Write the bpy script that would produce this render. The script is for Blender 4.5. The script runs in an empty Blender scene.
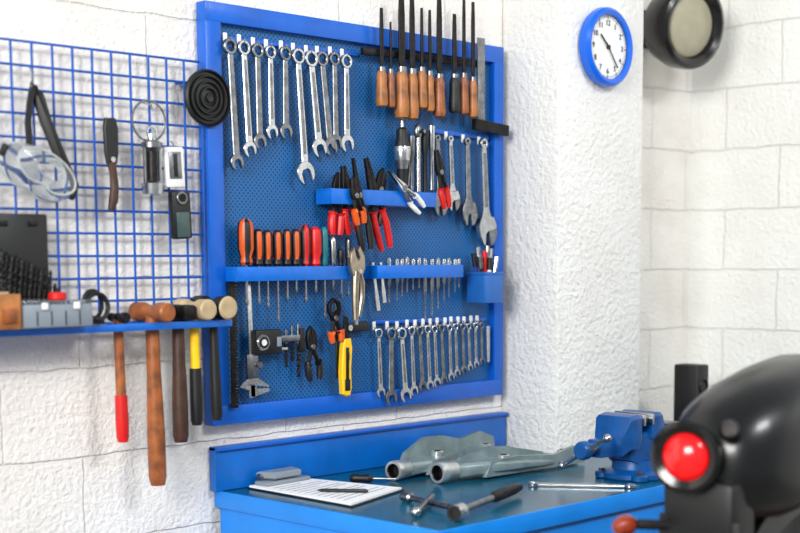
import bpy, bmesh, math, random
from mathutils import Vector, Matrix
random.seed(7)
V=Vector
scene=bpy.context.scene
pi=math.pi
# ---------------------------------------------------------------- camera (calibrated)
CF=1391.65; CYAW=math.radians(44.952); CPIT=math.radians(6.175); CROL=math.radians(-0.326); CCY=410.8
CP=V((-2.0353,-2.7056,1.445))
Fw=V((math.cos(CYAW)*math.cos(CPIT),math.sin(CYAW)*math.cos(CPIT),-math.sin(CPIT)))
Rt=Fw.cross(V((0,0,1))).normalized(); Up=Rt.cross(Fw)
R2=Rt*math.cos(CROL)+Up*math.sin(CROL); U2=-Rt*math.sin(CROL)+Up*math.cos(CROL)
cd=bpy.data.cameras.new('camera'); cam=bpy.data.objects.new('camera',cd); scene.collection.objects.link(cam)
cam.matrix_world=Matrix(((R2.x,U2.x,-Fw.x,CP.x),(R2.y,U2.y,-Fw.y,CP.y),(R2.z,U2.z,-Fw.z,CP.z),(0,0,0,1)))
cd.sensor_width=36; cd.lens=CF/800*36; cd.shift_y=(CCY-266.5)/800
cd.dof.use_dof=True; cd.dof.focus_distance=3.55; cd.dof.aperture_fstop=2.1
cd.clip_start=.05
scene.camera=cam
# photogrammetry: measured photo points rectified onto the real planes (wall elevation / bench plan)
def _ray(px,py): return Fw+R2*((px-400)/CF)+U2*((CCY-py)/CF)
def W(px,py,y=-.045):
    d=_ray(px,py); t=(y-CP.y)/d.y; return CP+d*t
BZ=.887
def G(px,py,h=0):
    d=_ray(px,py); t=(BZ+h-CP.z)/d.z; return CP+d*t
# ---------------------------------------------------------------- materials
def lin(c):
    return tuple(((v/255)/12.92 if v/255<=.04045 else ((v/255+.055)/1.055)**2.4) for v in c)+(1,)
MT={}
def mat(name,c,rough=.5,metal=0,var=.12,vscale=30,bump=0,bscale=80,trans=0,coat=0,emis=0):
    if name in MT: return MT[name]
    m=bpy.data.materials.new(name); m.use_nodes=True; nt=m.node_tree; b=nt.nodes['Principled BSDF']
    col=lin(c)
    b.inputs['Roughness'].default_value=rough; b.inputs['Metallic'].default_value=metal
    b.inputs['Transmission Weight'].default_value=trans
    b.inputs['Coat Weight'].default_value=coat
    tc=nt.nodes.new('ShaderNodeTexCoord')
    if var>0:
        n=nt.nodes.new('ShaderNodeTexNoise'); n.inputs['Scale'].default_value=vscale; n.inputs['Detail'].default_value=4
        nt.links.new(tc.outputs['Object'],n.inputs['Vector'])
        r=nt.nodes.new('ShaderNodeValToRGB'); r.color_ramp.elements[0].position=.3; r.color_ramp.elements[1].position=.7
        r.color_ramp.elements[0].color=tuple(v*(1-var*1.5) for v in col[:3])+(1,)
        r.color_ramp.elements[1].color=tuple(min(1,v*(1+var)) for v in col[:3])+(1,)
        nt.links.new(n.outputs['Fac'],r.inputs['Fac']); nt.links.new(r.outputs['Color'],b.inputs['Base Color'])
    else: b.inputs['Base Color'].default_value=col
    if emis:
        b.inputs['Emission Color'].default_value=col; b.inputs['Emission Strength'].default_value=emis
    if bump>0:
        n2=nt.nodes.new('ShaderNodeTexNoise'); n2.inputs['Scale'].default_value=bscale; n2.inputs['Detail'].default_value=5
        nt.links.new(tc.outputs['Object'],n2.inputs['Vector'])
        bp=nt.nodes.new('ShaderNodeBump'); bp.inputs['Strength'].default_value=bump; bp.inputs['Distance'].default_value=.003
        nt.links.new(n2.outputs['Fac'],bp.inputs['Height']); nt.links.new(bp.outputs['Normal'],b.inputs['Normal'])
    MT[name]=m; return m
def wall_mat(name,c,axis,bumpd=.012,joint=True,stain=.2,sc=75,big=.35,jm=.6,jw=.0035,wob=.016):
    m=bpy.data.materials.new(name); m.use_nodes=True; nt=m.node_tree; b=nt.nodes['Principled BSDF']
    N=nt.nodes.new; Lk=nt.links.new
    b.inputs['Roughness'].default_value=.75
    g=N('ShaderNodeNewGeometry'); s=N('ShaderNodeSeparateXYZ'); Lk(g.outputs['Position'],s.inputs[0])
    cb=N('ShaderNodeCombineXYZ'); Lk(s.outputs[axis],cb.inputs[0]); Lk(s.outputs[2],cb.inputs[1])
    mp=N('ShaderNodeMapping'); mp.inputs['Location'].default_value=(.13,-.015,0); Lk(cb.outputs[0],mp.inputs[0])
    nw=N('ShaderNodeTexNoise'); nw.inputs['Scale'].default_value=14; nw.inputs['Detail'].default_value=5; Lk(g.outputs['Position'],nw.inputs['Vector'])
    ad=N('ShaderNodeVectorMath'); ad.operation='MULTIPLY_ADD'; Lk(nw.outputs['Color'],ad.inputs[0]); ad.inputs[1].default_value=(wob,wob,0); Lk(mp.outputs[0],ad.inputs[2])
    br=N('ShaderNodeTexBrick'); br.inputs['Scale'].default_value=1; br.inputs['Brick Width'].default_value=.4; br.inputs['Row Height'].default_value=.2
    br.inputs['Mortar Size'].default_value=jw; br.inputs['Mortar Smooth'].default_value=.8
    Lk(ad.outputs[0],br.inputs['Vector'])
    n1=N('ShaderNodeTexNoise'); n1.inputs['Scale'].default_value=sc; n1.inputs['Detail'].default_value=6; n1.inputs['Roughness'].default_value=.62
    n2=N('ShaderNodeTexNoise'); n2.inputs['Scale'].default_value=18; n2.inputs['Detail'].default_value=4
    for n in (n1,n2): Lk(g.outputs['Position'],n.inputs['Vector'])
    h=N('ShaderNodeMath'); h.operation='MULTIPLY_ADD'; Lk(n2.outputs['Fac'],h.inputs[0]); h.inputs[1].default_value=big; Lk(n1.outputs['Fac'],h.inputs[2])
    h2=N('ShaderNodeMath'); h2.operation='MULTIPLY_ADD'; Lk(br.outputs['Fac'],h2.inputs[0]); h2.inputs[1].default_value=-.4 if joint else 0; Lk(h.outputs[0],h2.inputs[2])
    bp=N('ShaderNodeBump'); bp.inputs['Strength'].default_value=.9; bp.inputs['Distance'].default_value=bumpd; Lk(h2.outputs[0],bp.inputs['Height']); Lk(bp.outputs['Normal'],b.inputs['Normal'])
    col=lin(c)
    n3=N('ShaderNodeTexNoise'); n3.inputs['Scale'].default_value=5; n3.inputs['Detail'].default_value=7; Lk(g.outputs['Position'],n3.inputs['Vector'])
    r=N('ShaderNodeValToRGB'); r.color_ramp.elements[0].position=.3; r.color_ramp.elements[1].position=.6
    r.color_ramp.elements[0].color=(col[0]*(1-stain*.8),col[1]*(1-stain),col[2]*(1-stain*1.1),1); r.color_ramp.elements[1].color=col
    Lk(n3.outputs['Fac'],r.inputs['Fac'])
    mx=N('ShaderNodeMixRGB'); mx.blend_type='MIX'; Lk(r.outputs['Color'],mx.inputs[1]); mx.inputs[2].default_value=tuple(v*.62 for v in col[:3])+(1,)
    f=N('ShaderNodeMath'); f.operation='MULTIPLY'; Lk(br.outputs['Fac'],f.inputs[0]); f.inputs[1].default_value=jm if joint else 0
    Lk(f.outputs[0],mx.inputs[0]); Lk(mx.outputs[0],b.inputs['Base Color'])
    return m
def perf_mat():
    m=bpy.data.materials.new('perforated_blue_panel'); m.use_nodes=True; nt=m.node_tree; b=nt.nodes['Principled BSDF']
    N=nt.nodes.new; Lk=nt.links.new
    g=N('ShaderNodeNewGeometry'); s=N('ShaderNodeSeparateXYZ'); Lk(g.outputs['Position'],s.inputs[0])
    cb=N('ShaderNodeCombineXYZ'); Lk(s.outputs[0],cb.inputs[0]); Lk(s.outputs[2],cb.inputs[1])
    mp=N('ShaderNodeMapping'); mp.inputs['Rotation'].default_value=(0,0,pi/4); mp.inputs['Scale'].default_value=(105,105,1); Lk(cb.outputs[0],mp.inputs[0])
    fr=N('ShaderNodeVectorMath'); fr.operation='FRACTION'; Lk(mp.outputs[0],fr.inputs[0])
    sb=N('ShaderNodeVectorMath'); sb.operation='SUBTRACT'; Lk(fr.outputs[0],sb.inputs[0]); sb.inputs[1].default_value=(.5,.5,0)
    ln=N('ShaderNodeVectorMath'); ln.operation='LENGTH'; Lk(sb.outputs[0],ln.inputs[0])
    r=N('ShaderNodeValToRGB'); r.color_ramp.elements[0].position=.22; r.color_ramp.elements[1].position=.34
    r.color_ramp.elements[0].color=lin((8,44,86)); r.color_ramp.elements[1].color=lin((12,106,178))
    Lk(ln.outputs['Value'],r.inputs['Fac'])
    n=N('ShaderNodeTexNoise'); n.inputs['Scale'].default_value=6; n.inputs['Detail'].default_value=5; Lk(g.outputs['Position'],n.inputs['Vector'])
    mx=N('ShaderNodeMixRGB'); mx.blend_type='MULTIPLY'; mx.inputs[0].default_value=.4; Lk(r.outputs['Color'],mx.inputs[1]); Lk(n.outputs['Fac'],mx.inputs[2])
    Lk(mx.outputs[0],b.inputs['Base Color']); b.inputs['Roughness'].default_value=.5
    bp=N('ShaderNodeBump'); bp.inputs['Strength'].default_value=.6; bp.inputs['Distance'].default_value=.003; Lk(r.outputs['Color'],bp.inputs['Height']); Lk(bp.outputs['Normal'],b.inputs['Normal'])
    return m
BLUE=mat('blue_frame_paint',(2,90,192),.33,0,.10,12,.15,60)
BLUE2=mat('blue_rail_paint',(6,104,204),.3,0,.08)
GRIDB=mat('blue_wire_paint',(4,80,172),.35,0,.05)
BTOP=mat('bench_top_teal_paint',(2,84,114),.24,0,.35,5,.2,40)
BBODY=mat('bench_body_blue_paint',(0,128,222),.38,0,.08,8)
BSPL=mat('bench_backsplash_blue',(2,96,184),.35,0,.12,10)
STEEL=mat('chrome_steel',(196,198,200),.22,1,.15,60)
STEEL2=mat('worn_steel',(138,140,143),.34,1,.25,50,.2)
DST=mat('dark_tool_steel',(46,44,44),.45,.85,.3,60,.2)
BLK=mat('black_rubber',(12,12,14),.5,0,.15)
BLKG=mat('black_gloss',(7,7,9),.2,0,0,coat=.2)
BIKE=mat('black_bike_paint',(4,5,7),.3,0,0,coat=.1)
RED=mat('red_grip',(205,18,16),.42,0,.1)
ORG=mat('orange_plastic',(214,86,18),.4,0,.1)
YEL=mat('yellow_plastic',(246,194,8),.4,0,.06)
WOODL=mat('light_wood',(170,106,50),.42,0,.35,25,.2)
WOODM=mat('handle_wood',(150,84,40),.42,0,.35,30,.2)
WOODD=mat('dark_handle_wood',(66,38,24),.5,0,.3,30,.2)
WHITE=mat('white_plastic',(232,232,230),.4,0,.03)
CREAM=mat('cream_nylon',(184,162,126),.5,0,.15)
GREYP=mat('grey_plastic',(128,138,148),.4,0,.05)
GREYC=mat('grey_casting_paint',(142,160,162),.34,.5,.15,20,.2)
GREYT=mat('turned_aluminium',(204,208,208),.3,.75,.12,30)
TEAL=mat('teal_grip',(14,110,120),.4)
CLEAR=mat('clear_plastic',(225,235,238),.08,0,0,trans=.92)
REDL=mat('red_lens',(235,12,16),.18,0,0,coat=.5,emis=.35)
ORL=mat('orange_lens',(140,52,28),.25,0,0)
PAPER=mat('paper',(240,242,244),.7,0,.02)
INK=mat('ink_print',(120,128,140),.7,0,0)
VBLUE=mat('vise_blue_enamel',(4,78,146),.35,.1,.15,20,.3,60)
# ---------------------------------------------------------------- builder
class B:
    def __init__(s,name): s.name=name; s.bm=bmesh.new(); s.mats=[]; s.M=Matrix.Identity(4)
    def mi(s,m):
        if m not in s.mats: s.mats.append(m)
        return s.mats.index(m)
    def add(s,vs,fs,m,smooth=True):
        bv=[s.bm.verts.new(s.M@V(v)) for v in vs]
        for i,f in enumerate(fs):
            mm=m[i] if isinstance(m,list) else m
            try: fc=s.bm.faces.new([bv[j] for j in f])
            except ValueError: continue
            fc.material_index=s.mi(mm); fc.smooth=smooth
    def addbm(s,b2,m):
        b2.verts.index_update(); s.add([v.co.copy() for v in b2.verts],[[v.index for v in f.verts] for f in b2.faces],m); b2.free()
    def box(s,c,sz,m,bev=.0015,rot=None):
        b=bmesh.new(); bmesh.ops.create_cube(b,size=1)
        for v in b.verts: v.co=V((v.co.x*sz[0],v.co.y*sz[1],v.co.z*sz[2]))
        if bev>0:
            bmesh.ops.bevel(b,geom=b.edges[:],offset=min(bev,min(sz)*.45),segments=2,affect='EDGES',profile=.5)
        R=rot if rot else Matrix.Identity(3)
        for v in b.verts: v.co=R.to_3x3()@v.co+V(c)
        s.addbm(b,m)
    def poly(s,pts,z0,z1,m,bev=0):
        n=len(pts)
        b=bmesh.new(); lo=[b.verts.new((p[0],p[1],z0)) for p in pts]; hi=[b.verts.new((p[0],p[1],z1)) for p in pts]
        b.faces.new(hi); b.faces.new(lo[::-1])
        for i in range(n): b.faces.new((lo[i],lo[(i+1)%n],hi[(i+1)%n],hi[i]))
        bmesh.ops.recalc_face_normals(b,faces=b.faces[:])
        if bev>0:
            ed=[e for e in b.edges if abs(e.verts[0].co.z-e.verts[1].co.z)<1e-6]
            bmesh.ops.bevel(b,geom=ed,offset=bev,segments=1,affect='EDGES',profile=.5)
        s.addbm(b,m)
    def lathe(s,prof,a,ax,m,seg=20,alt=None,cap=True):
        a=V(a);ax=V(ax).normalized(); t=V((0,0,1)) if abs(ax.z)<.9 else V((1,0,0)); u=ax.cross(t).normalized(); w=ax.cross(u)
        vs=[];fs=[];ms=[]
        for r,h in prof:
            for k in range(seg):
                q=2*pi*k/seg; vs.append(a+ax*h+(u*math.cos(q)+w*math.sin(q))*max(r,1e-5))
        for i in range(len(prof)-1):
            for k in range(seg):
                k2=(k+1)%seg; fs.append((i*seg+k,i*seg+k2,(i+1)*seg+k2,(i+1)*seg+k))
                mm=m[i] if isinstance(m,list) else m
                if alt is not None and (k//2)%2==0: mm=alt
                ms.append(mm)
        if cap:
            fs.append(tuple(range(seg))[::-1]); ms.append(m[0] if isinstance(m,list) else m)
            fs.append(tuple((len(prof)-1)*seg+k for k in range(seg))); ms.append(m[-1] if isinstance(m,list) else m)
        s.add(vs,fs,ms)
    def cyl(s,a,b,r,m,r1=None,seg=14,bev=0):
        a=V(a);b=V(b);L=(b-a).length; r1=r if r1 is None else r1
        if bev: s.lathe([(r-bev,0),(r,bev),(r1,L-bev),(r1-bev,L)],a,b-a,m,seg)
        else: s.lathe([(r,0),(r1,L)],a,b-a,m,seg)
    def tube(s,pts,r,m,seg=8,closed=False,flat=None):
        pts=[V(p) for p in pts]; n=len(pts); rs=r if isinstance(r,(list,tuple)) else [r]*n
        vs=[];fs=[];pu=None
        for i,p in enumerate(pts):
            if closed: t=(pts[(i+1)%n]-pts[i-1]).normalized()
            else: t=(pts[min(i+1,n-1)]-pts[max(i-1,0)]).normalized()
            if pu is None:
                q=V((0,0,1)) if abs(t.z)<.9 else V((1,0,0)); u=(q-t*q.dot(t)).normalized()
            else: u=(pu-t*pu.dot(t)).normalized()
            pu=u; w=t.cross(u)
            for k in range(seg):
                a=2*pi*k/seg; fx=1 if flat is None else flat
                vs.append(p+(u*math.cos(a)*fx+w*math.sin(a))*rs[i])
        m2=n if closed else n-1
        for i in range(m2):
            j=(i+1)%n
            for k in range(seg):
                k2=(k+1)%seg; fs.append((i*seg+k,i*seg+k2,j*seg+k2,j*seg+k))
        if not closed: fs.append(tuple(range(seg))[::-1]); fs.append(tuple((n-1)*seg+k for k in range(seg)))
        s.add(vs,fs,m)
    def torus(s,c,ax,R,r,m,seg=28,s2=8):
        c=V(c);ax=V(ax).normalized(); t=V((0,0,1)) if abs(ax.z)<.9 else V((1,0,0)); u=ax.cross(t).normalized(); w=ax.cross(u)
        s.tube([c+(u*math.cos(2*pi*k/seg)+w*math.sin(2*pi*k/seg))*R for k in range(seg)],r,m,s2,closed=True)
    def sph(s,c,r,m,seg=16,rot=None):
        b=bmesh.new(); bmesh.ops.create_uvsphere(b,u_segments=seg,v_segments=seg//2+2,radius=1)
        if not isinstance(r,(tuple,list)): r=(r,r,r)
        for v in b.verts:
            q=V((v.co.x*r[0],v.co.y*r[1],v.co.z*r[2]))
            if rot: q=rot.to_3x3()@q
            v.co=q+V(c)
        s.addbm(b,m)
    def loft(s,secs,m,caps=True):
        n=len(secs[0]);vs=[p for q in secs for p in q];fs=[]
        for i in range(len(secs)-1):
            for k in range(n):
                k2=(k+1)%n; fs.append((i*n+k,i*n+k2,(i+1)*n+k2,(i+1)*n+k))
        if caps: fs.append(tuple(range(n))[::-1]); fs.append(tuple((len(secs)-1)*n+k for k in range(n)))
        s.add(vs,fs,m)
    def done(s,ang=35,parent=None):
        bmesh.ops.recalc_face_normals(s.bm,faces=s.bm.faces[:])
        me=bpy.data.meshes.new(s.name)
        vs=[v.co for v in s.bm.verts]
        lo=V((min(v.x for v in vs),min(v.y for v in vs),min(v.z for v in vs)));hi=V((max(v.x for v in vs),max(v.y for v in vs),max(v.z for v in vs)))
        c=(lo+hi)/2; bmesh.ops.translate(s.bm,verts=s.bm.verts[:],vec=-c)
        s.bm.to_mesh(me); s.bm.free()
        for m in s.mats: me.materials.append(m)
        me.set_sharp_from_angle(angle=math.radians(ang))
        o=bpy.data.objects.new(s.name,me); o.location=c; scene.collection.objects.link(o)
        if parent: o.parent=parent
        return o
def frame(bot,top):
    """local +Y runs bot->top in the wall plane, +Z points out of the wall (-y)."""
    bot=V(bot);top=V(top); Y=top-bot; L=Y.length; Y.normalize(); Z=V((0,-1,0)); Z=(Z-Y*Z.dot(Y)).normalized(); X=Y.cross(Z)
    return Matrix(((X.x,Y.x,Z.x,bot.x),(X.y,Y.y,Z.y,bot.y),(X.z,Y.z,Z.z,bot.z),(0,0,0,1))),L
def benchframe(a,b):
    a=V(a);b=V(b);Y=b-a;L=Y.length;Y.normalize();Z=V((0,0,1));Z=(Z-Y*Z.dot(Y)).normalized();X=Y.cross(Z)
    return Matrix(((X.x,Y.x,Z.x,a.x),(X.y,Y.y,Z.y,a.y),(X.z,Y.z,Z.z,a.z),(0,0,0,1))),L
# ---------------------------------------------------------------- room
WM=wall_mat('painted_block_wall',(246,242,235),0,.010,jm=.22,stain=.14)
WM2=wall_mat('painted_block_wall_side',(246,246,241),1,.009,stain=.08,jm=.35,wob=.016,jw=.0035)
PM=wall_mat('rough_render_pillar',(240,240,237),0,.015,joint=False,sc=60,big=.3,stain=.08)
def shell(name,lo,hi,m):
    b=B(name); lo=V(lo);hi=V(hi); b.box((lo+hi)/2,hi-lo,m,0); return b.done()
XR=2.09
shell('wall_back',(-3.5,0,0),(XR,.2,3.1),WM)
shell('wall_right',(XR,-4.6,0),(XR+.2,.2,3.1),WM2)
shell('floor',(-3.5,-4.6,-.1),(XR,0,0),mat('concrete_floor',(120,118,114),.7,0,.2,4,.3))
PX0,PX1,PD=1.10,1.51,.213
b=B('wall_pillar'); b.box(((PX0+PX1)/2,-PD/2,1.55),(PX1-PX0,PD,3.1),PM,.012); b.done()
# ---------------------------------------------------------------- peg board
BW=1.065
b=B('tool_board'); fw=.046
b.box((BW/2,-.014,1.55),(BW-.02,.012,.97),perf_mat(),0)
for z in (2.05-fw/2,1.05+fw/2): b.box((BW/2,-.022,z),(BW,.036,fw),BLUE,.002)
for x in (fw/2,BW-.02): b.box((x,-.022,1.55),(fw if x<.5 else .04,.0362,1.0-2*fw+.002),BLUE,.002)
def rail(p0,p1,h=.012,y=-.03,m=BLUE):
    a=W(*p0,y);c=W(*p1,y); Mx,L=frame(a,c); b.M=Mx; b.box((0,L/2,0),(h,L,.004),m,.001); b.M=Matrix.Identity(4)
rail((224,38),(358,54),.010); rail((374,322),(486,319),.010)
b.done()
def hook(b,p,m=STEEL):
    x,z=p.x,p.z
    b.box((x,-.0345,z+.012),(.011,.004,.022),WHITE,.001)
    b.tube([(x,-.034,z+.008),(x,-.042,z+.004),(x,-.052,z),(x,-.056,z+.006),(x,-.056,z+.012)],.0017,m,6)
# ---------------------------------------------------------------- spanners
def ringjaw(b,R,hole,y,t,m,seg=22):
    vs=[];fs=[]
    prof=[(R,-t*.7),(R,t*.7),(R-.0015,t),(hole+.0012,t),(hole,t*.7),(hole,-t*.7),(hole+.0012,-t),(R-.0015,-t)]
    for k in range(seg):
        q=2*pi*k/seg
        for j,(r,h) in enumerate(prof):
            rr=r*(1+(.06 if (k%2 and j in(3,4,5,6)) else 0)); vs.append((math.cos(q)*rr,y+math.sin(q)*rr,h))
    P=len(prof)
    for k in range(seg):
        for j in range(P):
            fs.append((k*P+j,((k+1)%seg)*P+j,((k+1)%seg)*P+(j+1)%P,k*P+(j+1)%P))
    b.add(vs,fs,m)
def openjaw(R,h,cx,cy,ang,seg=20):
    ph=math.asin(min(.95,h/R)); pts=[]
    a0=-pi/2+ph;a1=3*pi/2-ph
    for k in range(seg+1):
        a=a0+(a1-a0)*k/seg; pts.append((R*math.cos(a),R*math.sin(a)*1.08))
    pts+= [(-h,R*.05),(-h*.55,R*.32),(h*.55,R*.32),(h,R*.05)]
    c,s_=math.cos(ang),math.sin(ang)
    return [(cx+(p[0]*c-p[1]*s_),cy+(p[0]*s_+p[1]*c)) for p in pts]
def combo(bot,top,rr=.07,rj=.085,m=STEEL,y=-.05,name='combination_wrench',hk=True,M=None,L=None):
    b=B(name)
    if M is None:
        tp=W(*top,y);bt=W(*bot,y); Mx,L=frame(bt,tp)
    else: Mx=M
    b.M=Mx
    R=rr*L;J=rj*L;t=max(.0028,.016*L)
    ringjaw(b,R,R*.6,L-R,t*1.15,m)
    w=R*.52
    b.poly([(-w*.8,L-R*1.85),(w*.8,L-R*1.85),(w,J*2.0),(J*.6,J*1.35),(-J*.6,J*1.35),(-w,J*2.0)],-t*.8,t*.8,m,t*.35)
    b.poly([(-w*.35,L-R*2.6),(w*.35,L-R*2.6),(w*.45,J*2.6),(-w*.45,J*2.6)],t*.8,t*.95,STEEL2)
    b.poly(openjaw(J,J*.5,0,J*.95,math.radians(15)),-t,t,m,t*.3)
    if hk and M is None:
        b.M=Matrix.Identity(4); hook(b,V((tp.x,0,tp.z-R*.45)))
    return b.done(40)
TW=[((229,38),(237,170),.062,.062),((243,40),(250,157),.065,.07),((257,43),(260,149),.07,.075),((270,45),(272,139),.075,.08),((285,46),(286,139),.08,.085),
((297,48),(306,184),.06,.085),((310,50),(320,157),.08,.09),((321,51),(331,155),.075,.085),((334,52),(336,150),.07,.08),((346,54),(347,152),.075,.09)]
for i,(t,bt,r1,r2) in enumerate(TW): combo(bt,t,r1,r2,STEEL2 if i in(0,2,4,7,8) else STEEL)
BWs=[((378,328),(381,398),.075,.08),((391,327),(391,405),.085,.1),((401,327),(406,402),.085,.1),((411,326),(414,396),.07,.08),((419,326),(423,392),.075,.085),((427,325),(430,390),.07,.08),
((434,325),(437,387),.07,.08),((441,324),(444,385),.07,.08),((449,324),(451,381),.07,.08),((455,323),(457,377),.07,.08),((462,323),(464,374),.075,.085),((468,323),(470,371),.075,.08),((475,322),(476,368),.08,.085),((481,322),(482,364),.08,.085)]
for i,(t,bt,r1,r2) in enumerate(BWs): combo(bt,t,r1,r2,STEEL2 if i%3==1 else STEEL)
b=B('steel_ruler'); Mx,L=frame(W(488,362,-.045),W(488,326,-.045)); b.M=Mx; b.box((0,L/2,0),(.014,L,.003),STEEL,.001); b.done()
# ---------------------------------------------------------------- files
rk=B('file_rack')
a=W(362,51,-.05);c=W(478,64,-.05); Mx,L=frame(a,c); rk.M=Mx; rk.box((0,L/2,0),(.018,L,.014),DST,.002); rk.M=Matrix.Identity(4)
rk.done()
def file(px,yt,ym,yb,wb,wh,wood=WOODL):
    b=B('metal_file'); y=-.068
    bt=W(px,yb,y); zt=W(px,yt,y).z; zm=W(px,ym,y).z
    b.M=Matrix(((1,0,0,bt.x),(0,0,-1,bt.y),(0,1,0,bt.z),(0,0,0,1)))
    h=zm-bt.z;L=zt-bt.z
    r=wh
    b.lathe([(r*.45,0),(r*.85,h*.03),(r,h*.14),(r*.93,h*.35),(r*.8,h*.6),(r*.86,h*.78),(r*.6,h*.93)],(0,0,0),(0,1,0),wood,16)
    b.lathe([(r*.62,0),(r*.62,h*.1)],(0,h*.92,0),(0,1,0),STEEL2,14)
    b.poly([(-wb*.25,h),(wb*.25,h),(wb*.5,h+.02),(wb*.5,h+(L-h)*.7),(wb*.35,L),(-wb*.35,L),(-wb*.5,h+(L-h)*.7),(-wb*.5,h+.02)],-.0025,.0025,DST,.0008)
    b.done()
for q in [(382,8,68,107,.012,.0165),(391,22,70,108,.006,.012),(402,-8,68,119,.022,.0205),(412.5,-4,70,120,.018,.018),(422,8,68,109,.009,.0155),(430,10,72,112,.01,.0135),(439.5,-4,75,118,.019,.018),(454.5,14,75,113,.015,.017),(464,-2,74,115,.011,.0145),(473,2,78,118,.013,.0145)]:
    file(*q,wood=BLK if q[0]==454.5 else (WOODM if q[0] in(439.5,464,391) else WOODL))
b=B('carpenter_square'); Mx,L=frame(W(481,130,-.06),W(481,38,-.06)); b.M=Mx
b.box((0,L/2,0),(.03,L,.004),STEEL2,.0008); b.M=Matrix.Identity(4)
p=W(474,124,-.06);q=W(507,131,-.06); Mx,L=frame(p,q); b.M=Mx; b.box((0,L/2,0),(.03,L,.018),DST,.002); b.done()
# ---------------------------------------------------------------- tool ledges
def ledge(name,x0,x1,pxy0,pxy1,yf=-.085,lip=.004):
    b=B(name)
    zt=(W(x0,pxy0[0],yf).z+W(x1,pxy1[0],yf).z)/2; zb=(W(x0,pxy0[1],yf).z+W(x1,pxy1[1],yf).z)/2
    xa=W(x0,pxy0[0],yf).x; xb=W(x1,pxy1[0],yf).x
    b.box(((xa+xb)/2,yf,(zt+zb)/2),(xb-xa,lip,zt-zb),BLUE2,.001)
    b.box(((xa+xb)/2,-.030,(zt+zb)/2),(xb-xa,.004,zt-zb),BLUE2,.001)
    n=max(2,int((xb-xa)/.035))
    for i in range(n+1):
        x=xa+.003+(xb-xa-.006)*i/n; b.box((x,(yf-.03)/2,zt-.003),(.008,abs(yf)-.03,.004),BLUE2,.0008)
    for x in (xa+.002,xb-.002): b.box((x,(yf-.03)/2,(zt+zb)/2),(.003,abs(yf)-.03,zt-zb),BLUE2,.0008)
    b.done(); return zt,zb
ledge('pliers_ledge',331,436,(189,204),(192,207))
ZL,_=ledge('screwdriver_ledge',237,349,(267,281),(266,280))
ledge('screwdriver_ledge',377,463,(266,279),(264,277))
YT=-.058
def driver(px,yt,ym,yb,m,alt=None,r=.0125,rs=.0028,name='screwdriver'):
    b=B(name); x=W(px,ym,YT).x; zt=W(px,yt,YT).z; zm=W(px,ym,YT).z; zb=W(px,yb,YT).z
    h=zt-zm
    if m is ORG: m=[BLK,BLK,ORG,ORG,ORG,BLK,BLK]
    b.lathe([(r*.6,0),(r*.85,h*.06),(r*.7,h*.18),(r,h*.35),(r,h*.8),(r*.85,h*.93),(r*.4,h)],(x,YT,zm),(0,0,1),m,16,alt)
    b.cyl((x,YT,zb+.012),(x,YT,zm+.002),rs,STEEL,seg=8)
    b.box((x,YT,zb+.006),(rs*2.6,rs*1.0,.014),STEEL2,.0004)
    b.done()
for q in [(246,219,265,305,BLK,ORG,.020,.004),(258.5,229,266,304,ORG,BLK,.0145),(267.5,230,266,308,ORG,BLK,.0135),(277.5,230,266,322,ORG,BLK,.0135),(287,229,266,300,ORG,BLK,.0125),(296,229,266,292,ORG,BLK,.0135),(305.5,225,266,302,RED,BLK,.015,.0032),(315.5,227,266,292,RED,None,.016,.0032),(324.5,227,266,318,TEAL,None,.010),(333,236,266,290,STEEL,None,.009),(341,249,266,298,BLK,None,.009),(348,238,266,296,STEEL,DST,.008)]:
    driver(*q)
def punch(px,yt,yb,r=.0035,m=STEEL2):
    b=B('pin_punch'); x=W(px,yb,YT).x; zt=W(px,yt,YT).z; zb=W(px,yb,YT).z; L=zt-zb
    b.lathe([(r*.5,0),(r*.55,L*.35),(r*1.3,L*.45),(r*1.5,L*.9),(r*1.1,L)],(x,YT,zb),(0,0,1),m,8); b.done()
for px,yt,yb in [(389,258,303),(397,259,300),(402,259,296),(407,257,292),(413,259,290),(419,258,288),(425,258,320),(432,259,316),(438,258,308),(444,259,301),(449,258,297),(455,259,292),(459,259,288)]: punch(px,yt,yb,.004,m=STEEL)
for (t,bt) in [((372,262),(378,311)),((380,262),(384,303))]:
    b=B('cold_chisel')
    Mx,L=frame(W(*bt,YT),W(*t,YT)); b.M=Mx; b.poly([(-.007,0),(.007,0),(.007,L*.3),(.005,L*.45),(.005,L),(-.005,L),(-.005,L*.45),(-.007,L*.3)],-.004,.004,STEEL,.001)
    b.done()
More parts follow.
